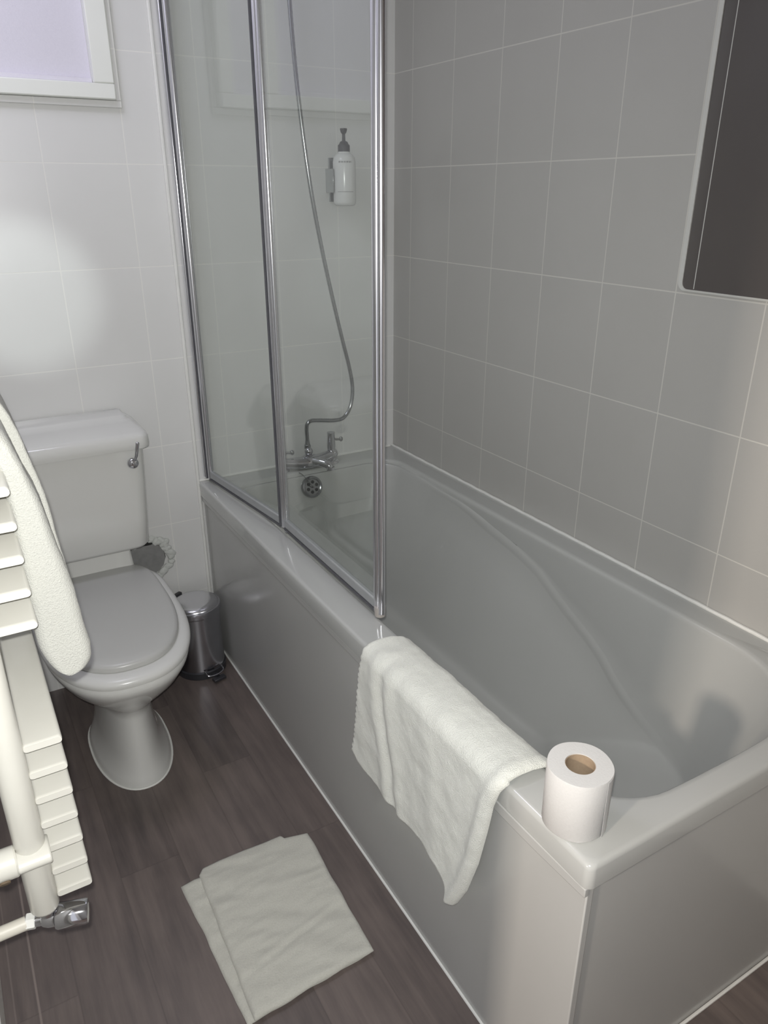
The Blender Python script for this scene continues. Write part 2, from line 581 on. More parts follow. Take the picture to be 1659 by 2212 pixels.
# window: frame, sill reveal and pane
bm = B()
fo = 0.049
y0, y1 = -0.022, 0.05
box(bm, WX0 - fo, WX1 + fo, y0, -0.0005, WZ0 - 0.035, WZ0)
box(bm, WX0 - fo, WX1 + fo, y0, -0.0005, WZ1, WZ1 + fo)
box(bm, WX0 - fo, WX0, y0, -0.0005, WZ0, WZ1)
box(bm, WX1, WX1 + fo, y0, -0.0005, WZ0, WZ1)
wf = struct('window_1', bm, M['frame'], bevel=0.003)
bm = B()
box(bm, WX0 - fo - 0.014, WX1 + fo + 0.014, -0.010, -0.0005, WZ0 - 0.052, WZ0 - 0.0355)
box(bm, WX1 + fo + 0.0005, WX1 + fo + 0.014, -0.010, -0.0005, WZ0 - 0.0355, WZ1 + fo)
tr = obj('window_trim', bm, M['tile_back'], wf, bevel=0.002)
bm = B(); box(bm, WX0, WX1, 0.012, 0.02, WZ0, WZ1)
obj('pane', bm, M['frosted'], wf, smooth=0)
bm = B()
box(bm, WX0, WX1, -0.004, 0.011, WZ0 + 0.0005, WZ0 + 0.012)
obj('window_sill', bm, M['frosted'], wf, bevel=0.002)

# sealant beads
bm = B()
tube(bm, [Vector((-0.004, y, H + 0.002 + 0.0006 * math.sin(y * 90))) for y in [-0.002 - i * 0.02 for i in range(86)]], 0.0045, 8)
struct('trim_2', bm, M['sealant'])
bm = B()
tube(bm, [Vector((x, -0.003, H + 0.002)) for x in [-0.715 + i * 0.02 for i in range(36)]], 0.0045, 8)
struct('trim_3', bm, M['sealant'])
bm = B()
tube(bm, [Vector((-0.7055, y, 0.002)) for y in [-0.002 - i * 0.02 for i in range(86)]], 0.0032, 8)
struct('trim_4', bm, M['sealant'])
bm = B()
tube(bm, [Vector((x, -1.6895, 0.002)) for x in [-0.707 + i * 0.02 for i in range(36)]], 0.0032, 8)
struct('trim_5', bm, M['sealant'])
bm = B()
tube(bm, [Vector((-0.716, -0.004, z)) for z in [0.0 + i * 0.02 for i in range(118)]], 0.005, 8)
struct('trim_6', bm, M['sealant'])

# broken tile behind the toilet with mortar and foam
t = thing('soil_pipe_patch', 'grey mortared hole with ragged white filler on the tiles behind the toilet', 'wall patch', (-0.89, 0, 0.37))
hp = [(-0.975, 0.40), (-0.95, 0.425), (-0.92, 0.437), (-0.885, 0.436), (-0.86, 0.420), (-0.846, 0.395), (-0.844, 0.37),
      (-0.853, 0.345), (-0.875, 0.325), (-0.91, 0.318), (-0.955, 0.325), (-0.98, 0.355)]
bm = B()
rings(bm, [[Vector((x, -0.0005, z)) for x, z in hp], [Vector((-0.91 + (x + 0.91) * 0.93, -0.012, 0.378 + (z - 0.378) * 0.9)) for x, z in hp]])
obj('mortar', bm, M['mortar'], t, smooth=60)
bm = B()
for i in range(26):
    s = i / 25
    a = math.radians(118 - 205 * s)
    x = -0.902 + 0.073 * math.cos(a) + random.uniform(-.006, .006)
    z = 0.374 + 0.066 * math.sin(a) + random.uniform(-.006, .006)
    r = random.uniform(0.007, 0.0165)
    mt = Matrix.Translation((x, -0.006, z)) @ Matrix.Rotation(random.random() * 3, 4, 'Y') @ Matrix.Diagonal((r * 1.3, 0.008, r * 0.8, 1))
    bmesh.ops.create_icosphere(bm, subdivisions=2, radius=1, matrix=mt)
for v in bm.verts:
    n = noise.noise_vector(v.co * 90) * 0.0025
    v.co += Vector((n.x, 0, n.z))
obj('filler', bm, M['foam'], t)
for (x, z, rx, rz) in ((-0.910, 0.434, 0.030, 0.0065), (-0.943, 0.347, 0.007, 0.007)):
    bm = B()
    bmesh.ops.create_icosphere(bm, subdivisions=2, radius=1, matrix=Matrix.Translation((x, -0.012, z)) @ Matrix.Rotation(0.15, 4, 'Y') @ Matrix.Diagonal((rx, 0.0025, rz, 1)))
    obj('gap', bm, M['hole'], t)

# ================================================================== BATH
bath = thing('bathtub', 'white acrylic bathtub along the grey tiled wall with folding glass screen on its rim', 'bathtub', (-0.36, -0.85, 0))
NS, NC = 22, 10
LIP = 0.047


def outer(z, d, r=0.012):
    return [Vector((x, y, z)) for x, y in rrect(-W + d, -0.002 - d * 0.0, -L + d, -0.002, [r, 0.004, 0.004, r], NS, NC)]


A2 = rrect(-0.637, -0.072, -1.643, -0.088, [0.20, 0.10, 0.085, 0.13], NS, NC)


def bulge(x, y, k=1.0):
    """slight bow of the foot end of the opening"""
    if y < -1.35:
        t = (x + 0.355) / 0.283
        y -= 0.012 * k * max(0, 1 - t * t)
    return x, y


A2 = [bulge(x, y) for x, y in A2]


RY = [-1.57, -1.45, -1.33, -1.221, -1.166, -1.088, -0.996, -0.873, -0.765, -0.652, -0.532, -0.3, -0.1]
RX = [-0.2, -0.165, -0.14, -0.12, -0.105, -0.092, -0.084, -0.08, -0.078, -0.077, -0.076, -0.08, -0.088]
RZ = [0.325, 0.325, 0.335, 0.366, 0.396, 0.425, 0.455, 0.514, 0.537, 0.552, 0.578, 0.585, 0.59]


def ridge_x(y):
    return interp(y, RY, RX)


def ridge_z(y):
    return interp(y, RY, RZ)


cx0 = -0.3545
Bp, Cp = [], []
C2 = rrect(-0.500, -0.215, -1.20, -0.170, [0.12, 0.10, 0.10, 0.12], NS, NC)
for (x, y), (cxx, cyy) in zip(A2, C2):
    yb = -0.098 + (y + 0.088) * (1.462 / 1.567)      # foot end of ring B at y=-1.56
    hw = abs(ridge_x(yb) - cx0) + 0.0
    s = (x - cx0) / 0.2825
    if y > -0.2:                                     # tap end, straight down
        bx = cx0 + s * 0.272
    else:
        bx = cx0 + s * hw
    bz = ridge_z(yb)
    Bp.append(Vector((bx, yb, bz)))
    Cp.append(Vector((cxx, cyy, 0.20)))
Ap = [Vector((x, y, H)) for x, y in A2]
rs = []
rs.append(outer(H - LIP, 0.014, 0.02))
rs.append(outer(H - LIP, 0.002, 0.014))
rs.append(outer(H - 0.009, 0.0))
rs.append(outer(H - 0.004, 0.0015, 0.014))
rs.append(outer(H - 0.0008, 0.0045, 0.016))
rs.append(outer(H, 0.009, 0.02))


def mixr(P, Q, t, dz=0.0):
    return [p.lerp(q, t) + Vector((0, 0, dz)) for p, q in zip(P, Q)]


def inset(P, d, dz):
    out = []
    n = len(P)
    for i, p in enumerate(P):
        tg = (P[(i + 1) % n] - P[i - 1])
        nn = Vector((-tg.y, tg.x, 0)).normalized()
        out.append(p + nn * d + Vector((0, 0, dz)))
    return out


rs.append(inset(Ap, -0.010, 0))
rs.append(inset(Ap, -0.003, -0.0008))
rs.append(inset(Ap, 0.0012, -0.0045))
A3 = inset(Ap, 0.003, -0.012)
rs.append(A3)
for t in (0.15, 0.3, 0.45, 0.6, 0.75):
    rs.append(mixr(A3, Bp, t))
# hollow fillet where the steep upper wall meets the sloping lower one
def near(P, Q, dist):
    return [p + (q - p).normalized() * min(dist, 0.4 * (q - p).length) for p, q in zip(P, Q)]


b0 = near(Bp, A3, 0.016)
b2 = near(Bp, Cp, 0.016)
rs.append(b0)
for t in (0.15, 0.32, 0.5, 0.68, 0.85):
    ring = []
    for p, r, q in zip(b0, Bp, b2):
        c = p * (1 - t) ** 2 + r * 2 * t * (1 - t) + q * t * t
        amt = 0.0035 * math.sin(PI * t) * interp(r.y, [-1.42, -1.25, -0.5, -0.3], [0, 1, 1, 0])  # raised bead, shaped to catch a highlight along the fillet
        ring.append(c + Vector((-0.75 if r.x > cx0 else 0.75, 0, 0.65)) * amt)
    rs.append(ring)
rs.append(b2)
for t in (0.2, 0.32, 0.44, 0.56, 0.68, 0.8, 0.9):
    rs.append(mixr(Bp, Cp, t))
c0 = Cp
ctr = Vector((cx0, -0.7, 0.165))
for t, z in ((0.0, 0.200), (0.04, 0.187), (0.10, 0.177), (0.18, 0.171), (0.3, 0.168), (0.6, 0.166), (0.9, 0.165)):
    rs.append([Vector((p.x + (ctr.x - p.x) * t, p.y + (ctr.y - p.y) * t * 0.9, z)) for p in c0])
bm = B()
rings(bm, rs, cap0=False, cap1=True)
obj('tub', bm, M['acrylic'], bath, smooth=60)

# side and end panels
bm = B()
NP = 40
pr_ = []
for i in range(NP + 1):
    y = -0.004 - (L - 0.018) * i / NP
    pr_.append(y)
def front_fn(u, v, s):
    y = -0.004 - (L - 0.018) * u
    z = 0.001 + (H - LIP - 0.006) * v
    x = -0.7035 - 0.004 * math.sin(PI * u) * v
    x += 0.008 * s
    return Vector((x, y, z))
solid(bm, front_fn, 40, 6, 0.01)
obj('front_panel', bm, M['panel'], bath, smooth=40)
bm = B()
def lip_fn(u, v, s):
    y = -0.004 - (L - 0.012) * u
    x = -0.7105 - 0.003 * math.sin(PI * min(1, max(0, (u - 0.75) / 0.25))) + 0.008 * s
    z = H - LIP - 0.0195 + 0.0165 * v - 0.004 * math.sin(PI * min(1, max(0, (u - 0.8) / 0.2))) * (1 - v)
    return Vector((x, y, z))
solid(bm, lip_fn, 60, 1, 0.01)
obj('panel_lip', bm, M['panel'], bath, bevel=0.0018, seg=3)
bm = B()
box(bm, -0.694, -0.002, -1.686, -1.678, 0.001, H - LIP - 0.001)
obj('end_panel', bm, M['panel'], bath, bevel=0.002)
bm = B()
box(bm, -0.7035, -0.690, -1.6905, -1.6745, 0.001, H - LIP - 0.006)
obj('corner_strip', bm, M['panel'], bath, bevel=0.002)

# overflow with its grille and chain
ofc = Vector((-0.376, -0.113, 0.553))
oax = Vector((0, -1, 0.30)).normalized()
bm = B()
lathe(bm, ofc - oax * 0.006, oax, [(0, 0.036), (0.008, 0.036), (0.0115, 0.034), (0.013, 0.029), (0.0115, 0.026), (0.0105, 0.0255)], 40)
ov = obj('overflow_cover', bm, M['dark_chrome'], bath)
d_, a_, b_ = frame_of(oax)
bm = B()
for k in range(6):
    ang = 2 * PI * k / 6 + 0.35
    p = ofc + oax * 0.0048 + (a_ * math.cos(ang) + b_ * math.sin(ang)) * 0.0165
    lathe(bm, p, oax, [(0, 0.0055), (0.0006, 0.0055)], 14)
lathe(bm, ofc + oax * 0.0048, oax, [(0, 0.003), (0.0006, 0.003)], 12)
obj('overflow_hole', bm, M['hole'], ov)
bm = B()
ch = spline([(-0.408, -0.088, 0.600), (-0.402, -0.098, 0.596), (-0.392, -0.112, 0.581), (-0.384, -0.126, 0.566), (-0.376, -0.128, 0.556)], 8)
for i, p in enumerate(ch):
    bmesh.ops.create_icosphere(bm, subdivisions=1, radius=0.0015, matrix=Matrix.Translation(p))
obj('plug_chain', bm, M['dark_chrome'], bath)
dc = Vector((-0.300, -0.205, 0.1665))
bm = B()
lathe(bm, dc, (0, 0, 1), [(0, 0.036), (0.003, 0.036), (0.0045, 0.033), (0.003, 0.028), (0.001, 0.026)], 36)
wd = obj('waste_outlet', bm, M['dark_chrome'], bath)
bm = B()
lathe(bm, dc + Vector((0, 0, 0.0012)), (0, 0, 1), [(0, 0.0262), (0.0012, 0.0262)], 28)
obj('waste_hole', bm, M['hole'], wd)

# ================================================================== BATH MIXER TAP
tap = thing('bath_mixer_tap', 'chrome bath and shower mixer tap on the tap end rim with a metal hose', 'tap', (-0.36, -0.052, H))
ty = -0.050
TXC = -0.36
bm = B()
for sx in (-0.09, 0.09):
    x = TXC + sx
    lathe(bm, (x, ty, H), (0, 0, 1), [(0, 0.024), (0.004, 0.024), (0.007, 0.020), (0.009, 0.016), (0.022, 0.0155)], 28)
pts = spline([(TXC - 0.094, ty, H + 0.028), (TXC - 0.07, ty - 0.006, H + 0.024), (TXC - 0.03, ty - 0.018, H + 0.022),
              (TXC, ty - 0.022, H + 0.022), (TXC + 0.03, ty - 0.018, H + 0.022), (TXC + 0.07, ty - 0.006, H + 0.024),
              (TXC + 0.094, ty, H + 0.028)], 8)
tube(bm, pts, lambda f: 0.0165 + 0.005 * math.sin(PI * f), 20)
for sx in (-1, 1):
    bmesh.ops.create_icosphere(bm, subdivisions=3, radius=0.0195, matrix=Matrix.Translation((TXC + 0.092 * sx, ty, H + 0.030)))
# shoulders rising to the middle
for sx in (-1, 1):
    tube(bm, spline([(TXC + sx * 0.05, ty - 0.012, H + 0.026), (TXC + sx * 0.025, ty - 0.014, H + 0.032), (TXC, ty - 0.014, H + 0.040)], 6), 0.010, 14)
obj('tap_body', bm, M['chrome'], tap, smooth=60)
bm = B()
sp_ = spline([(TXC, ty - 0.02, H + 0.022), (TXC + 0.014, ty - 0.040, H + 0.026), (TXC + 0.032, ty - 0.062, H + 0.024),
              (TXC + 0.042, ty - 0.074, H + 0.018), (TXC + 0.045, ty - 0.078, H + 0.010)], 7)
tube(bm, sp_, lambda f: 0.0155 - 0.003 * f, 20)
lathe(bm, sp_[-1] + Vector((0, 0, 0.004)), (0.02, -0.05, -1), [(0, 0.0135), (0.010, 0.0135), (0.011, 0.010)], 22)
obj('spout', bm, M['chrome'], tap, smooth=60)
bm = B()
lathe(bm, (TXC, ty - 0.014, H + 0.036), (0, 0, 1), [(0, 0.011), (0.006, 0.011), (0.007, 0.014), (0.010, 0.014), (0.011, 0.009)], 22)
bmesh.ops.create_icosphere(bm, subdivisions=4, radius=0.0135, matrix=Matrix.Translation((TXC, ty - 0.014, H + 0.057)))
obj('diverter_knob', bm, M['chrome'], tap, smooth=60)
bm = B()
lathe(bm, (TXC, ty - 0.006, H + 0.064), (0, 0, 1), [(0, 0.0105), (0.012, 0.0105), (0.014, 0.0085), (0.030, 0.0062), (0.046, 0.0058)], 20)
obj('hose_nut', bm, M['dark_chrome'], tap)
for nm, sx, z1 in (('left', -1, 0.030), ('right', 1, 0.060)):
    x = TXC + 0.089 * sx
    bm = B()
    lathe(bm, (x, ty, H + 0.044), (0, 0, 1), [(0, 0.0135), (0.006, 0.0135), (0.010, 0.0145), (z1 - 0.006, 0.0128), (z1 - 0.004, 0.0135), (z1, 0.0128), (z1 + 0.0012, 0.009)], 28)
    hv = obj('tap_valve', bm, M['chrome'], tap)
    bm = B()
    zz = H + 0.044 + z1 * 0.58
    cyl(bm, (x + 0.010, ty - 0.004, zz), (x + 0.026, ty - 0.010, zz - 0.001), 0.0038, 12)
    bmesh.ops.create_icosphere(bm, subdivisions=3, radius=0.0068, matrix=Matrix.Translation((x + 0.031, ty - 0.012, zz)) @ Matrix.Diagonal((1, 1, 1.25, 1)))
    obj('lever', bm, M['dark_chrome'], hv)
bm = B()
hose = [(-0.36, ty - 0.006, 0.705), (-0.361, ty - 0.006, 0.730), (-0.358, ty - 0.008, 0.750), (-0.344, ty - 0.009, 0.758), (-0.315, ty - 0.009, 0.755),
        (-0.262, ty - 0.008, 0.747), (-0.226, -0.054, 0.749), (-0.200, -0.050, 0.775), (-0.187, -0.047, 0.815), (-0.186, -0.045, 0.862),
        (-0.196, -0.042, 0.922), (-0.215, -0.040, 1.000), (-0.245, -0.038, 1.130), (-0.276, -0.036, 1.277), (-0.303, -0.034, 1.43),
        (-0.322, -0.032, 1.58), (-0.337, -0.031, 1.74), (-0.346, -0.030, 1.90), (-0.350, -0.030, 2.05)]
hp_ = spline(hose, 22)
tube(bm, hp_, 0.0062, 12, ribs=0.045)
obj('shower_hose', bm, M['dark_chrome'], tap, smooth=70)

# ================================================================== SHOWER SCREEN
scr = thing('shower_screen', 'folding glass bath screen with three chrome uprights standing over the bath rim', 'shower screen', (-0.66, -0.5, H))
P0 = Vector((-0.683, -0.016, 0)); P1 = Vector((-0.630, -0.484, 0)); P2 = Vector((-0.632, -0.990, 0))
ZB, ZT = H + 0.012, 1.98
d1 = (P1 - P0).normalized(); d2 = (P2 - P1).normalized()
up = Vector((0, 0, 1))
n1 = Vector((d1.y, -d1.x, 0)); n2 = Vector((d2.y, -d2.x, 0))


def pane(name, a, b, z0):
    bm = B()
    d = (b - a).normalized(); n = Vector((d.y, -d.x, 0))
    obox(bm, (a + b) / 2 + up * ((z0 + ZT) / 2), d, n, up, (b - a).length, 0.005, ZT - z0)
    return obj(name, bm, M['glass'], scr, smooth=0)


pane('glass_pane', P0 + d1 * 0.012, P1 - d1 * 0.008, ZB + 0.024)
pane('glass_pane', P1 + d2 * 0.010, P2 - d2 * 0.006, ZB + 0.024)


def upright(name, c, d, parts, m, z0=ZB, z1=ZT, par=scr):
    bm = B()
    n = Vector((d.y, -d.x, 0))
    for (oa, on, r, ea) in parts:
        p = c + d * oa + n * on
        k = 18
        rs = []
        for z in (z0, z1):
            rs.append([p + up * z + d * (math.cos(2 * PI * i / k) * r * ea) + n * (math.sin(2 * PI * i / k) * r) for i in range(k)])
        rings(bm, rs)
    return obj(name, bm, m, par, smooth=50)


# wall channel: flat part on the wall and a rounded post before it
bm = B()
obox(bm, P0 + up * ((ZB + ZT) / 2) + Vector((-0.002, 0.006, 0)), d1, n1, up, 0.018, 0.026, ZT - ZB)
wc = obj('wall_channel', bm, M['aluminium'], scr, bevel=0.005, seg=3)
upright('post', P0, d1, [(0.016, 0.0, 0.0095, 1.0)], M['aluminium'])
upright('post', P1, d1, [(0.0, -0.001, 0.0095, 1.0), (0.014, 0.001, 0.0065, 1.0)], M['aluminium'])
upright('post', P2, d2, [(-0.004, 0.0, 0.0095, 1.0), (0.013, 0.001, 0.0075, 1.0)], M['aluminium'])
for c, d, o in ((P0, d1, 0.0055), (P1, d1, -0.0085)):
    bm = B()
    n = Vector((d.y, -d.x, 0))
    obox(bm, c + d * o + n * 0.0085 + up * ((ZB + ZT) / 2), d, n, up, 0.0022, 0.006, ZT - ZB)
    obj('post_seal', bm, M['seal_and_shadow'], scr, smooth=0)
for a, b in ((P0 + d1 * 0.014, P1 - d1 * 0.010), (P1 + d2 * 0.012, P2 - d2 * 0.010)):
    bm = B()
    d = (b - a).normalized(); n = Vector((d.y, -d.x, 0))
    ln = (b - a).length
    obox(bm, (a + b) / 2 + up * (ZB + 0.015), d, n, up, ln, 0.013, 0.024)
    rl = obj('bottom_rail', bm, M['clear_seal'], scr, bevel=0.003)
    bm = B()
    obox(bm, (a + b) / 2 + n * 0.0060 + up * (ZB + 0.0005), d, n, up, ln, 0.004, 0.005)
    obj('rail_shadow', bm, M['seal_and_shadow'], rl, smooth=0)  # dark strip added to draw the shadow gap beneath the rail
bm = B()
pc = P2 + d2 * 0.004
lathe(bm, pc + up * (H + 0.001), (0, 0, 1), [(0, 0.009), (0.002, 0.0115), (0.022, 0.0125), (0.024, 0.0122)], 24)
obj('end_cap', bm, M['beige_cap'], scr)
bm = B()
cyl(bm, P1 + d1 * 0.010 + up * (ZB - 0.011), P1 + d1 * 0.010 + up * (ZB + 0.02), 0.0055, 16)
obj('hinge_pin', bm, M['clear_seal'], scr)

# ================================================================== TOILET
TX = -1.087
wc_ = thing('toilet', 'white close coupled toilet with closed seat lid and cistern against the back wall', 'toilet', (TX, -0.35, 0))


def egg(z, hw, yf, yb, n=64, xc=TX, p=2.4, back=2.8):
    """egg outline, rounder at the front (low y)"""
    ym = yb - (yb - yf) * 0.42
    out = []
    for i in range(n):
        a = 2 * PI * i / n
        c, s = math.cos(a), math.sin(a)
        e = p if s < 0 else back
        x = math.copysign(abs(c) ** (2 / e), c) * hw
        if s < 0:
            y = ym + math.copysign(abs(s) ** (2 / e), s) * (ym - yf)
        else:
            y = ym + math.copysign(abs(s) ** (2 / e), s) * (yb - ym)
        out.append(Vector((xc + x, y, z)))
    return out


bm = B()
prof = [(0.000, 0.101, -0.566, -0.20), (0.010, 0.100, -0.565, -0.20), (0.022, 0.093, -0.560, -0.20), (0.045, 0.082, -0.552, -0.20), (0.08, 0.073, -0.544, -0.20),
        (0.14, 0.067, -0.534, -0.20), (0.19, 0.065, -0.528, -0.20), (0.213, 0.067, -0.528, -0.19), (0.230, 0.083, -0.545, -0.17),
        (0.26, 0.112, -0.575, -0.14), (0.29, 0.137, -0.607, -0.12), (0.32, 0.158, -0.637, -0.10), (0.345, 0.170, -0.656, -0.09),
        (0.36, 0.176, -0.667, -0.09), (0.372, 0.179, -0.672, -0.09), (0.382, 0.179, -0.672, -0.09), (0.388, 0.175, -0.668, -0.095)]
rings(bm, [egg(z, hw, yf, yb, p=interp(z, [0.2, 0.34], [2.15, 2.4])) for z, hw, yf, yb in prof])
obj('pan', bm, M['ceramic'], wc_, smooth=50)
# back ledge that carries the cistern
bm = B()
rs = []
for z, hw, yf in ((0.25, 0.085, -0.16), (0.33, 0.10, -0.155), (0.388, 0.119, -0.150), (0.412, 0.123, -0.142), (0.43, 0.122, -0.134), (0.497, 0.118, -0.122)):
    rs.append([Vector((TX + x, y, z)) for x, y in rrect(-hw, hw, yf, -0.012, 0.012, 4, 5)])
rings(bm, rs)
obj('pan_shelf', bm, M['ceramic'], wc_)
bm = B()
tube(bm, [p + Vector((0, 0, 0.001)) for p in egg(0.001, 0.103, -0.569, -0.20, p=2.15)] + [egg(0.002, 0.103, -0.569, -0.20, p=2.15)[0]], 0.0028, 8)
obj('base_sealant', bm, M['sealant'], wc_)
bm = B()
SB = 4.5
rings(bm, [egg(0.3895, 0.178, -0.668, -0.100, back=SB), egg(0.390, 0.183, -0.674, -0.095, back=SB), egg(0.398, 0.185, -0.676, -0.095, back=SB),
           egg(0.406, 0.183, -0.673, -0.095, back=SB), egg(0.411, 0.176, -0.664, -0.100, back=SB), egg(0.413, 0.166, -0.652, -0.106, back=SB)])
obj('seat', bm, M['seat_ring'], wc_, smooth=60)
bm = B()
LW = 0.161
rings(bm, [egg(0.4135, LW - 0.004, -0.634, -0.107, back=4.5), egg(0.415, LW, -0.637, -0.104, back=4.5), egg(0.424, LW, -0.637, -0.104, back=4.5), egg(0.429, LW - 0.003, -0.634, -0.107, back=4.5),
           egg(0.432, LW - 0.010, -0.626, -0.114, back=4.5), egg(0.4345, LW - 0.03, -0.602, -0.135, back=4.5), egg(0.4365, LW - 0.07, -0.55, -0.18, back=4.5), egg(0.4375, 0.03, -0.42, -0.28)])
obj('seat_lid', bm, M['seat'], wc_, smooth=60)
for sx in (-0.07, 0.07):
    bm = B()
    cyl(bm, (TX + sx - 0.016, -0.121, 0.4225), (TX + sx + 0.016, -0.121, 0.4225), 0.008, 16)
    obj('hinge', bm, M['seat'], wc_, bevel=0.002)
# cistern
bm = B()
rs = []
for z, hw, yf in ((0.498, 0.150, -0.165), (0.504, 0.160, -0.182), (0.516, 0.167, -0.192), (0.60, 0.172, -0.196), (0.70, 0.1775, -0.199), (0.802, 0.182, -0.201)):
    rs.append([Vector((TX + x, y, z)) for x, y in rrect(-hw, hw, yf, -0.010, [0.035, 0.01, 0.01, 0.035], 6, 8)])
rings(bm, rs)
obj('cistern', bm, M['ceramic'], wc_, smooth=60)
bm = B()
rs = []
for z, hw, yf, yb, r in ((0.8025, 0.190, -0.206, -0.010, 0.03), (0.804, 0.196, -0.212, -0.008, 0.032), (0.812, 0.198, -0.214, -0.006, 0.034), (0.832, 0.197, -0.213, -0.006, 0.034),
                         (0.840, 0.194, -0.208, -0.006, 0.032), (0.846, 0.187, -0.196, -0.006, 0.028), (0.856, 0.172, -0.120, -0.006, 0.025),
                         (0.8585, 0.168, -0.100, -0.006, 0.02), (0.866, 0.164, -0.088, -0.006, 0.018), (0.8685, 0.160, -0.080, -0.008, 0.016)):
    rs.append([Vector((TX + x, y, z)) for x, y in rrect(-hw, hw, yf, yb, [r, 0.006, 0.006, r], 6, 8)])
rings(bm, rs)
obj('cistern_lid', bm, M['ceramic'], wc_, smooth=50)
bm = B()
lathe(bm, (-0.945, -0.199, 0.767), (0, -1, 0), [(0, 0.0125), (0.008, 0.0145), (0.013, 0.0155), (0.018, 0.014), (0.0215, 0.010), (0.023, 0.004)], 28)
fl = obj('flush_handle', bm, M['chrome'], wc_, smooth=60)
bm = B()
tube(bm, spline([(-0.942, -0.214, 0.774), (-0.937, -0.226, 0.79), (-0.934, -0.232, 0.81), (-0.931, -0.234, 0.826)], 6), lambda f: 0.0042 + 0.0008 * f, 14)
bmesh.ops.create_icosphere(bm, subdivisions=3, radius=0.0051, matrix=Matrix.Translation((-0.931, -0.234, 0.826)))
obj('flush_lever', bm, M['chrome'], fl, smooth=60)

# ================================================================== PEDAL BIN
bx, by, br = -0.797, -0.108, 0.079
pb = thing('pedal_bin', 'small round chrome pedal bin in the gap between toilet and bath panel', 'bin', (bx, by, 0))
bm = B()
lathe(bm, (bx, by, 0.0), (0, 0, 1), [(0, br - 0.004), (0.001, br), (0.024, br + 0.001), (0.027, br - 0.003), (0.028, br - 0.003)], 48)
obj('bin_base', bm, M['black'], pb)
bm = B()
lathe(bm, (bx, by, 0.028), (0, 0, 1), [(0, br - 0.003), (0.190, br - 0.003)], 48)
obj('bin_body', bm, M['bin_steel'], pb)
bm = B()
lathe(bm, (bx, by, 0.218), (0, 0, 1), [(0, br + 0.001), (0.004, br + 0.002), (0.018, br + 0.002), (0.022, br), (0.0225, br - 0.006)], 48)
obj('bin_rim', bm, M['bin_steel'], pb)
bm = B()
lathe(bm, (bx, by, 0.2405), (0, 0, 1), [(0, br - 0.006), (0.002, br - 0.007), (0.006, br - 0.010), (0.0095, br - 0.016), (0.012, br - 0.03), (0.013, 0.001)], 48)
obj('bin_lid', bm, M['aluminium'], pb, smooth=60)
bm = B()
obox(bm, (bx - 0.045, by + 0.062, 0.242), Vector((0.86, 0.5, 0)), Vector((-0.5, 0.86, 0)), up, 0.055, 0.014, 0.02)
obj('bin_hinge', bm, M['black'], pb, bevel=0.003)
dpx = Vector((0.22, -0.975, 0)).normalized()
spx = Vector((0.975, 0.22, 0)).normalized()
bc = Vector((bx, by, 0))
bm = B()
obox(bm, bc + dpx * (br + 0.012) + up * 0.013, spx, dpx, up, 0.016, 0.034, 0.006)
obox(bm, bc + dpx * (br + 0.030) + up * 0.011, spx, dpx, up, 0.042, 0.020, 0.010)
pdl = obj('pedal', bm, M['black'], pb, bevel=0.002)
bm = B()
tube(bm, spline([bc + dpx * (br - 0.004) - spx * 0.030 + up * 0.030, bc + dpx * (br + 0.012) - spx * 0.026 + up * 0.022, bc + dpx * (br + 0.018) + up * 0.019,
                 bc + dpx * (br + 0.012) + spx * 0.026 + up * 0.022, bc + dpx * (br - 0.004) + spx * 0.030 + up * 0.030], 8), 0.0028, 10)
obj('pedal_surround', bm, M['bin_steel'], pb)

# ================================================================== SOAP DISPENSER
sd = thing('soap_dispenser', 'white pump bottle with black pump mounted on the tiles behind the glass screen', 'soap dispenser', (-0.20, -0.045, 1.40))
sx_, sy_ = -0.200, -0.046
bm = B()
lathe(bm, (sx_, sy_, 1.400), (0, 0, 1), [(0, 0.026), (0.003, 0.031), (0.010, 0.0335), (0.118, 0.0335), (0.130, 0.031), (0.138, 0.024), (0.142, 0.0175), (0.146, 0.017)], 40)
bt = obj('bottle', bm, M['bottle'], sd, smooth=50)
for z, w in ((1.5155, 0.60), (1.437, 0.75)):
    bm = B()
    n = 26
    for i in range(n):
        if z > 1.5 and i % 5 == 4:
            continue
        a0 = -PI / 2 - 0.38 - w + 2 * w * i / n
        a1 = -PI / 2 - 0.38 - w + 2 * w * (i + (0.75 if z > 1.5 else 1.0)) / n
        h = 0.0042 if z > 1.5 else 0.0014
        r = 0.0338
        v = [bm.verts.new((sx_ + r * math.cos(a), sy_ + r * math.sin(a), zz)) for a, zz in ((a0, z), (a1, z), (a1, z + h), (a0, z + h))]
        bm.faces.new(v)
    obj('label_print', bm, M['print'], bt, smooth=0)
bm = B()
lathe(bm, (sx_, sy_, 1.545), (0, 0, 1), [(0, 0.0175), (0.016, 0.0175), (0.018, 0.0165), (0.020, 0.014), (0.026, 0.011), (0.029, 0.005), (0.046, 0.0045), (0.050, 0.008), (0.058, 0.0105), (0.061, 0.010)], 28)
obj('pump', bm, M['black'], sd)
bm = B()
tube(bm, [Vector((sx_, sy_, 1.602)), Vector((sx_ - 0.009, sy_ - 0.012, 1.602)), Vector((sx_ - 0.014, sy_ - 0.020, 1.599))], 0.0038, 10)
obj('nozzle', bm, M['black'], sd)
bm = B()
box(bm, sx_ - 0.030, sx_ + 0.030, -0.010, -0.0005, 1.41, 1.53)
box(bm, sx_ - 0.0395, sx_ - 0.0365, -0.050, -0.0005, 1.435, 1.50)
obj('bracket', bm, M['dark_chrome'], sd, bevel=0.0008)

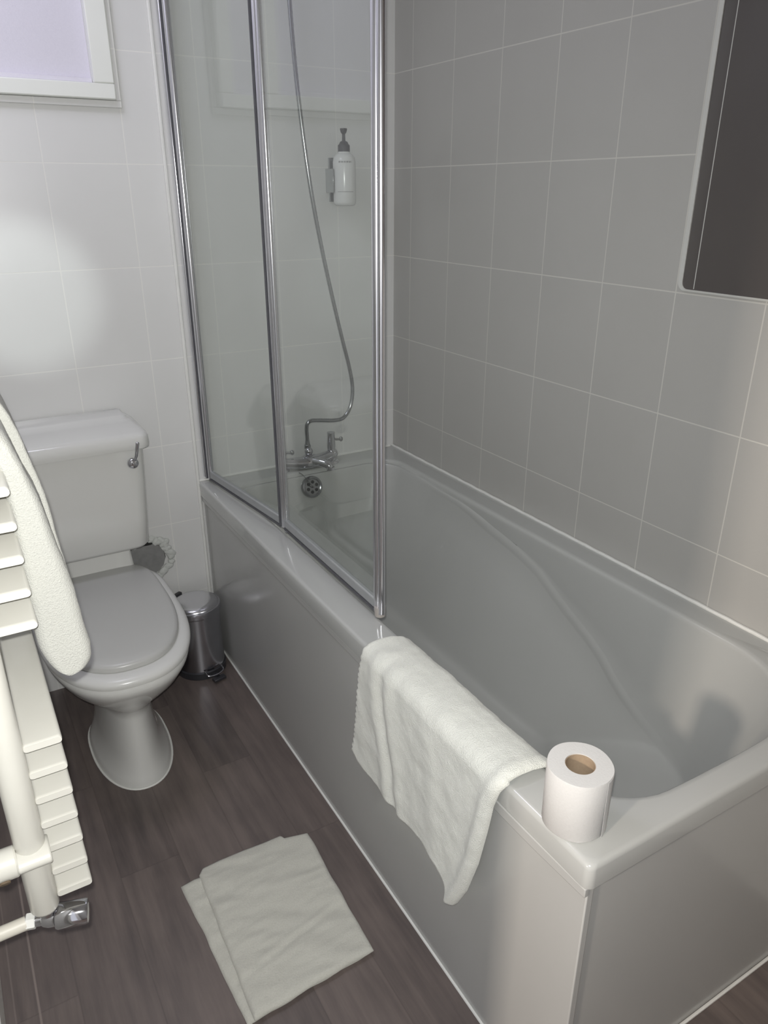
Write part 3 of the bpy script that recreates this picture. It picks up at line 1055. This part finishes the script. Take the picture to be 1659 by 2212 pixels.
# ================================================================== MIRROR
mr_ = thing('wall_mirror', 'dark glass mirror with pale rounded rim on the right hand tiled wall', 'mirror', (-0.004, -1.5, 1.25))
MY0, MY1, MZ0, MZ1 = -2.05, -1.129, 1.253, 2.02
bm = B()
rsO = [(y, z) for y, z in rrect(MY0, MY1, MZ0, MZ1, 0.018, 4, 8)]
rsI = [(y, z) for y, z in rrect(MY0 + 0.011, MY1 - 0.011, MZ0 + 0.004, MZ1 - 0.011, 0.014, 4, 8)]
rings(bm, [[Vector((-0.0005, y, z)) for y, z in rsO], [Vector((-0.0065, y, z)) for y, z in rsO], [Vector((-0.0080, y, z)) for y, z in rsI],
           [Vector((-0.0040, y, z)) for y, z in rsI]], cap0=True, cap1=False)
obj('mirror_rim', bm, M['mirror_rim'], mr_)
bm = B()
rings(bm, [[Vector((-0.0025, y, z)) for y, z in rsI], [Vector((-0.0060, y, z)) for y, z in rsI]])
obj('mirror_glass', bm, M['mirror'], mr_)
bm = B()
box(bm, -0.0066, -0.0061, MY1 - 0.0405, MY1 - 0.039, MZ0 + 0.006, MZ1 - 0.012)
obj('rim_reflection', bm, M['mirror_rim'], mr_, smooth=0)  # pale strip drawn as the rim's reflection in the glass

# ================================================================== TOILET ROLL
rc = Vector((-0.673, -1.622, H + 0.001))
tr_ = thing('toilet_roll', 'full white toilet roll standing on end on the near corner of the bath', 'toilet roll', rc)
bm = B()
n = 72
rs = []
def rr(i, base):
    a = 2 * PI * i / n
    return base + 0.0004 * math.sin(5 * a)
for z, ro in ((0.0, 0.0448), (0.001, 0.0456), (0.098, 0.0462), (0.100, 0.0456)):
    rs.append([rc + Vector((math.cos(2 * PI * i / n) * rr(i, ro), math.sin(2 * PI * i / n) * rr(i, ro), z)) for i in range(n)])
rs.append([rc + Vector((math.cos(2 * PI * i / n) * 0.030, math.sin(2 * PI * i / n) * 0.030, 0.1002)) for i in range(n)])
rs.append([rc + Vector((math.cos(2 * PI * i / n) * 0.0212, math.sin(2 * PI * i / n) * 0.0212, 0.1)) for i in range(n)])
rs.append([rc + Vector((math.cos(2 * PI * i / n) * 0.0212, math.sin(2 * PI * i / n) * 0.0212, 0.001)) for i in range(n)])
V = rings(bm, rs, cap0=False, cap1=False)
for i in range(n):
    bm.faces.new((V[0][i], V[-1][i], V[-1][(i + 1) % n], V[0][(i + 1) % n]))
obj('paper', bm, M['paper'], tr_, smooth=40)
bm = B()
V = rings(bm, [[rc + Vector((math.cos(2 * PI * i / 48) * r, math.sin(2 * PI * i / 48) * r, z)) for i in range(48)]
               for r, z in ((0.0211, 0.001), (0.0211, 0.0985), (0.0200, 0.0985), (0.0200, 0.001))], cap0=False, cap1=False)
obj('card_tube', bm, M['card'], tr_)
# loose end of the paper, seen as an upright seam
bm = B()
a0 = math.radians(-81)
def flap(u, v, s):
    a = a0 + 0.5 * (u)
    r = 0.0463 + 0.0010 * (1 - u) - 0.0003 * s
    return rc + Vector((math.cos(a) * r, math.sin(a) * r, 0.0005 + 0.0985 * v))
solid(bm, flap, 14, 2, 0)
obj('loose_sheet', bm, M['paper'], tr_)

# ================================================================== TOWEL OVER THE RIM
tb = B()


def tow(u, v, s):
    """u along the bath (0 far, 1 near), v from inside the tub over the rim and down the front"""
    def yf(z):
        return interp(z, [0.31, 0.334, 0.42, 0.522, 0.582, 0.63], [-1.046, -1.049, -1.066, -1.073, -1.086, -1.092])
    def yn(z):
        return interp(z, [0.26, 0.274, 0.329, 0.413, 0.494, 0.556, 0.594, 0.62], [-1.425, -1.440, -1.464, -1.487, -1.501, -1.510, -1.522, -1.534])
    def zb(uu):
        return interp(uu, [0, 0.08, 0.2, 0.45, 0.7, 0.82, 0.91, 0.96, 1.0], [0.330, 0.318, 0.316, 0.316, 0.322, 0.315, 0.288, 0.268, 0.272])
    path = [(0.00, -0.622, 0.555), (0.08, -0.627, 0.585), (0.12, -0.634, 0.604), (0.16, -0.646, 0.6110), (0.21, -0.668, 0.6145),
            (0.25, -0.690, 0.6145), (0.28, -0.704, 0.6125), (0.305, -0.7135, 0.6090), (0.33, -0.7200, 0.6040), (0.355, -0.7240, 0.5970), (0.38, -0.7258, 0.590)]
    if v <= 0.38:
        x = interp(v, [p[0] for p in path], [p[1] for p in path])
        z = interp(v, [p[0] for p in path], [p[2] for p in path])
        t = 0
    else:
        t = (v - 0.38) / 0.62
        x = -0.7255
        z = 0.590 + (zb(u) - 0.590) * t
    zz = z if v > 0.3 else 0.60
    y = yf(zz) * (1 - u) + yn(zz) * u
    if v < 0.30:                     # top: ends slant with the rim
        k = (0.30 - v) / 0.30
        y += (1 - u) * (-0.028 * k) + u * (-0.010 * k)
    out = 0.0
    # folds that run down and fan towards the near side
    fl = u - 0.10 - 0.26 * t ** 1.2
    w = min(1, max(0, (v - 0.20) / 0.25))
    out += 0.0055 * math.exp(-((fl - 0.02) / 0.045) ** 2) * w
    out -= 0.0035 * math.exp(-((fl - 0.085) / 0.030) ** 2) * w
    out += 0.0050 * math.exp(-((fl - 0.150) / 0.045) ** 2) * w
    out += 0.0035 * math.exp(-((u - 0.55 - 0.25 * t) / 0.06) ** 2) * w
    # thick rolled hem on the near edge
    out += 0.0085 * math.exp(-((u - 0.965) / 0.03) ** 2) * (0.35 + 0.65 * w)
    # hanging part swings free of the panel towards the bottom
    out += 0.010 * t * (0.4 + 0.6 * u)
    p = Vector((x, y, z))
    nn = noise.noise(Vector((y * 28, z * 26, x * 26))) * 0.0022 + noise.noise(Vector((y * 75, z * 75, x * 75))) * 0.0007
    ang = interp(v, [0, 0.09, 0.15, 0.22, 0.27, 0.38, 0.42], [5, 20, 60, 90, 102, 165, 180])
    nrm = Vector((math.cos(math.radians(ang)), 0, math.sin(math.radians(ang))))
    th = 0.0072 if s == 0 else 0.0016
    if s == 0:
        th += out + nn
        if u in (0.0, 1.0) or v == 1.0:
            th -= 0.003
    else:
        th = 0.0014 + max(0.0, out - 0.004) * 0.8
    q = p + nrm * th
    # wavy selvedge at the far edge
    if u < 0.02:
        q.y += 0.0025 * math.sin(z * 420) * w
    return q


solid(tb, tow, 110, 120, 0)
bt_ = obj('hand_towel', tb, M['towel'], None, smooth=75)
tag(bt_, 'white towel draped over the front edge of the bathtub, hanging to a point', 'towel')

# ================================================================== FOLDED MAT ON THE FLOOR
fm = thing('bath_mat', 'folded white cotton mat lying on the dark floor beside the bath', 'bath mat', (-0.96, -1.1, 0))


def quad_fn(c, top, zbase, th, seed):
    """c: corners far-left, far-right, near-right, near-left; top: y offset of far edge"""
    def fn(u, v, s):
        a = Vector(c[0]).lerp(Vector(c[1]), u)
        b = Vector(c[3]).lerp(Vector(c[2]), u)
        p = a.lerp(b, v)
        p.y += top(u) * (1 - v) ** 6
        p.x += 0.003 * noise.noise(Vector((seed, v * 6, 0))) * (1 - min(1, 2 * u)) - 0.003 * noise.noise(Vector((seed + 4, v * 6, 1))) * max(0, 2 * u - 1)
        p.y += 0.003 * noise.noise(Vector((seed, u * 6, 3))) * v
        e = min(u, 1 - u, v, 1 - v)
        edge = min(1, e / 0.03)
        w = 0.0045 * noise.noise(Vector((p.x * 9, p.y * 24 + p.x * 10, seed))) + 0.0022 * noise.noise(Vector((p.x * 26, p.y * 60, seed)))
        w += 0.0016 * math.exp(-((v - 0.70 + 0.16 * (u - 0.3)) / 0.022) ** 2) * (1 if 0.2 < u < 0.85 else 0.4)
        w -= 0.0016 * math.exp(-((v - 0.735 + 0.16 * (u - 0.3)) / 0.018) ** 2)
        h = zbase + (th * (0.35 + 0.65 * math.sqrt(edge)) + w * edge if s == 0 else 0.0005)
        return Vector((p.x, p.y, h))
    return fn


bm = B()
solid(bm, quad_fn([(-1.104, -0.916, 0), (-0.797, -0.932, 0), (-0.815, -1.268, 0), (-1.086, -1.279, 0)],
                  lambda u: interp(u, [0, 0.10, 0.16, 0.2, 0.8, 1], [0, 0.006, 0.006, 0, 0, 0]), 0.0005, 0.008, 1.3), 60, 60, 0)
obj('lower_layer', bm, M['mat_cloth'], fm, smooth=75)
bm = B()
solid(bm, quad_fn([(-1.062, -0.915, 0), (-0.797, -0.928, 0), (-0.812, -1.272, 0), (-1.073, -1.283, 0)],
                  lambda u: interp(u, [0, 0.05, 0.2, 0.42, 0.60, 0.775, 0.785, 1], [0.0, 0.016, 0.020, 0.022, 0.021, 0.023, 0.012, 0]), 0.0088, 0.009, 7.7), 90, 90, 0)
obj('upper_layer', bm, M['mat_cloth'], fm, smooth=75)

# ================================================================== TOWEL RADIATOR
rad = thing('towel_radiator', 'white ladder towel radiator with flat bars by the left wall', 'radiator', (-1.355, -1.2, 0.6))
UX, UR = -1.3545, 0.0172
YN, YFAR = -1.395, -0.965
for yy in (YN, YFAR):
    bm = B()
    lathe(bm, (UX, yy, 0.606), (0, 0, 1), [(0, 0.010), (0.0015, UR - 0.002), (0.006, UR), (0.553, UR), (0.557, UR - 0.003), (0.559, 0.008)], 36)
    obj('radiator_upright', bm, M['radiator'], rad, smooth=60)
bars = [0.619, 0.656, 0.694, 0.732, 0.770, 0.808, 0.847, 1.002, 1.041, 1.080, 1.118, 1.156]
for z in bars:
    bm = B()
    sec = rrect(-1.3385, -1.2960, -0.0055, 0.0055, 0.0045, 3, 5)
    rs = []
    for y, k in ((YN - 0.006, 0.80), (YN - 0.0045, 0.94), (YN - 0.002, 1.0), (YFAR + 0.002, 1.0), (YFAR + 0.006, 0.8)):
        rs.append([Vector((-1.319 + (x + 1.319) * (0.84 + 0.16 * k), y, z + 0.006 + w * k)) for x, w in sec])
    rings(bm, rs)
    obj('radiator_bar', bm, M['radiator'], rad, smooth=60)
    # weld between the bar and each upright
# wall bracket with its collar
bm = B()
az = 0.703
rings(bm, [[Vector((x, YN + 0.0 + c * 1.0, az + s)) for c, s in [(math.cos(2 * PI * i / 28) * 0.0215 - 0.006, math.sin(2 * PI * i / 28) * 0.012) for i in range(28)]]
           for x in (-1.372, -1.334)])
obj('bracket_collar', bm, M['radiator'], rad, bevel=0.002)
bm = B()
lathe(bm, (XL + 0.0005, YN - 0.004, az - 0.002), (1, 0, 0), [(0, 0.026), (0.006, 0.026), (0.008, 0.019), (0.1165, 0.019), (0.1185, 0.0175)], 36)
bk = obj('wall_bracket', bm, M['radiator'], rad)
bm = B()
lathe(bm, (-1.388, YN - 0.004 - 0.0165, az - 0.0125), (0, -0.72, -0.5), [(0, 0.0062), (0.0025, 0.0062), (0.0030, 0.004)], 18)
obj('grub_screw', bm, M['rust'], bk)
# valve
bm = B()
lathe(bm, (UX, YN, 0.6075), (0, 0, -1), [(0, 0.0125), (0.004, 0.0125), (0.006, 0.010), (0.010, 0.010)], 28)
v0 = Vector((-1.3755, YN + 0.006, 0.588)); v1 = Vector((-1.307, YN - 0.012, 0.5845))
dv = (v1 - v0).normalized()
lathe(bm, v0, dv, [(0.000, 0.006), (0.002, 0.0075), (0.014, 0.0078), (0.016, 0.0095), (0.022, 0.0115), (0.030, 0.0118)], 28)
vb = obj('radiator_valve', bm, M['chrome'], rad)
bm = B()
lathe(bm, v0, dv, [(0.030, 0.0095), (0.031, 0.0145), (0.034, 0.0160), (0.067, 0.0156), (0.0695, 0.0145), (0.0705, 0.011)], 36)
obj('valve_cap', bm, M['chrome'], vb, smooth=50)
bm = B()
lathe(bm, v0 - dv * 0.004, dv, [(0, 0.0094), (0.001, 0.0103), (0.010, 0.0103), (0.011, 0.0094)], 6)
obj('valve_nut', bm, M['sealant'], vb, smooth=0)
bm = B()
cyl(bm, (XL + 0.0005, YN + 0.006, 0.588), (-1.3795, YN + 0.006, 0.588), 0.0088, 24)
obj('feed_pipe', bm, M['pipe'], rad)

# towel hanging on the radiator
rt = thing('bath_towel', 'thick white bath towel hanging folded over the white towel radiator', 'towel', (-1.28, -1.2, 1.2))


# near thick fold: wall side leg, over the top bar, room side leg
OUT = [(-1.3975, 1.00), (-1.398, 1.10), (-1.396, 1.19), (-1.380, 1.228), (-1.345, 1.243), (-1.312, 1.234), (-1.290, 1.208), (-1.281, 1.180),
       (-1.2735, 1.152), (-1.2655, 1.125), (-1.261, 1.100), (-1.257, 1.070), (-1.253, 1.040), (-1.249, 1.000), (-1.2455, 0.960), (-1.2420, 0.934),
       (-1.2415, 0.919), (-1.2440, 0.908), (-1.2500, 0.9010), (-1.258, 0.8975), (-1.268, 0.8970)]
INN = [(-1.3765, 1.00), (-1.3765, 1.10), (-1.3750, 1.165), (-1.366, 1.171), (-1.345, 1.1725), (-1.325, 1.1725), (-1.306, 1.1720), (-1.3005, 1.165),
       (-1.2985, 1.142), (-1.2985, 1.120), (-1.2985, 1.098), (-1.2985, 1.068), (-1.2985, 1.040), (-1.2985, 1.000), (-1.2985, 0.972), (-1.2985, 0.955),
       (-1.2975, 0.940), (-1.2945, 0.927), (-1.2900, 0.915), (-1.284, 0.9050), (-1.275, 0.8990)]


def catmull(pts, k):
    q = spline([(a, b, 0) for a, b in pts], k)
    return [(v.x, v.y) for v in q]


def ribbon(bm, outp, innp, y0, y1, seed, wav, rnd, n=28):
    """a folded towel: closed band between two outlines, run along y, with soft rounded ends"""
    m_ = len(outp)
    prof = [(rnd * (1 - math.cos(PI / 2 * q)), 1 - math.sin(PI / 2 * q)) for q in (0, 0.15, 0.3, 0.5, 0.75, 1.0)]
    st = [(y0 + a, b) for a, b in prof] + [(y0 + rnd + (y1 - y0 - 2 * rnd) * i / n, 0) for i in range(1, n)] + [(y1 - a, b) for a, b in prof[::-1]]
    rs = []
    for y, ins in st:
        O, I = [], []
        for i, ((ox, oz), (ix, iz)) in enumerate(zip(outp, innp)):
            o = Vector((ox, y, oz)); q = Vector((ix, y, iz))
            mid_ = (o + q) / 2
            w = (o - q).length
            k = 1 - ins * min(0.55, 2 * rnd / max(w, 1e-4))
            dd = (o - q).normalized() if w > 1e-5 else Vector((0, 0, 0))
            d = wav * noise.noise(Vector((ox * 20 + seed, y * 10, oz * 9))) + 0.0008 * noise.noise(Vector((ox * 110, y * 110, oz * 110)))
            O.append(mid_ + (o - mid_) * k + dd * d * (1 - 0.6 * ins))
            I.append(mid_ + (q - mid_) * k)
        rs.append(O + I[::-1])
    V = rings(bm, rs, cap0=False, cap1=False)
    for R_ in (V[0], V[-1]):
        for i in range(m_ - 1):
            bm.faces.new((R_[i], R_[i + 1], R_[2 * m_ - 2 - i], R_[2 * m_ - 1 - i]))


bm = B()
ribbon(bm, catmull(OUT, 5), catmull(INN, 5), -1.346, -1.02, 2.0, 0.004, 0.014)
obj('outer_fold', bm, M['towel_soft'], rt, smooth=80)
OUT2 = [(-1.345, 1.256), (-1.320, 1.253), (-1.297, 1.240), (-1.283, 1.219), (-1.2725, 1.191), (-1.2635, 1.153), (-1.2565, 1.119), (-1.252, 1.088), (-1.2490, 1.046), (-1.2440, 0.995), (-1.246, 0.975)]
INN2 = [(-1.345, 1.246), (-1.324, 1.242), (-1.305, 1.228), (-1.294, 1.205), (-1.285, 1.180), (-1.277, 1.148), (-1.269, 1.115), (-1.264, 1.085), (-1.2600, 1.046), (-1.2540, 0.995), (-1.251, 0.977)]
bm = B()
ribbon(bm, catmull(OUT2, 5), catmull(INN2, 5), -1.262, -1.012, 5.0, 0.002, 0.004)
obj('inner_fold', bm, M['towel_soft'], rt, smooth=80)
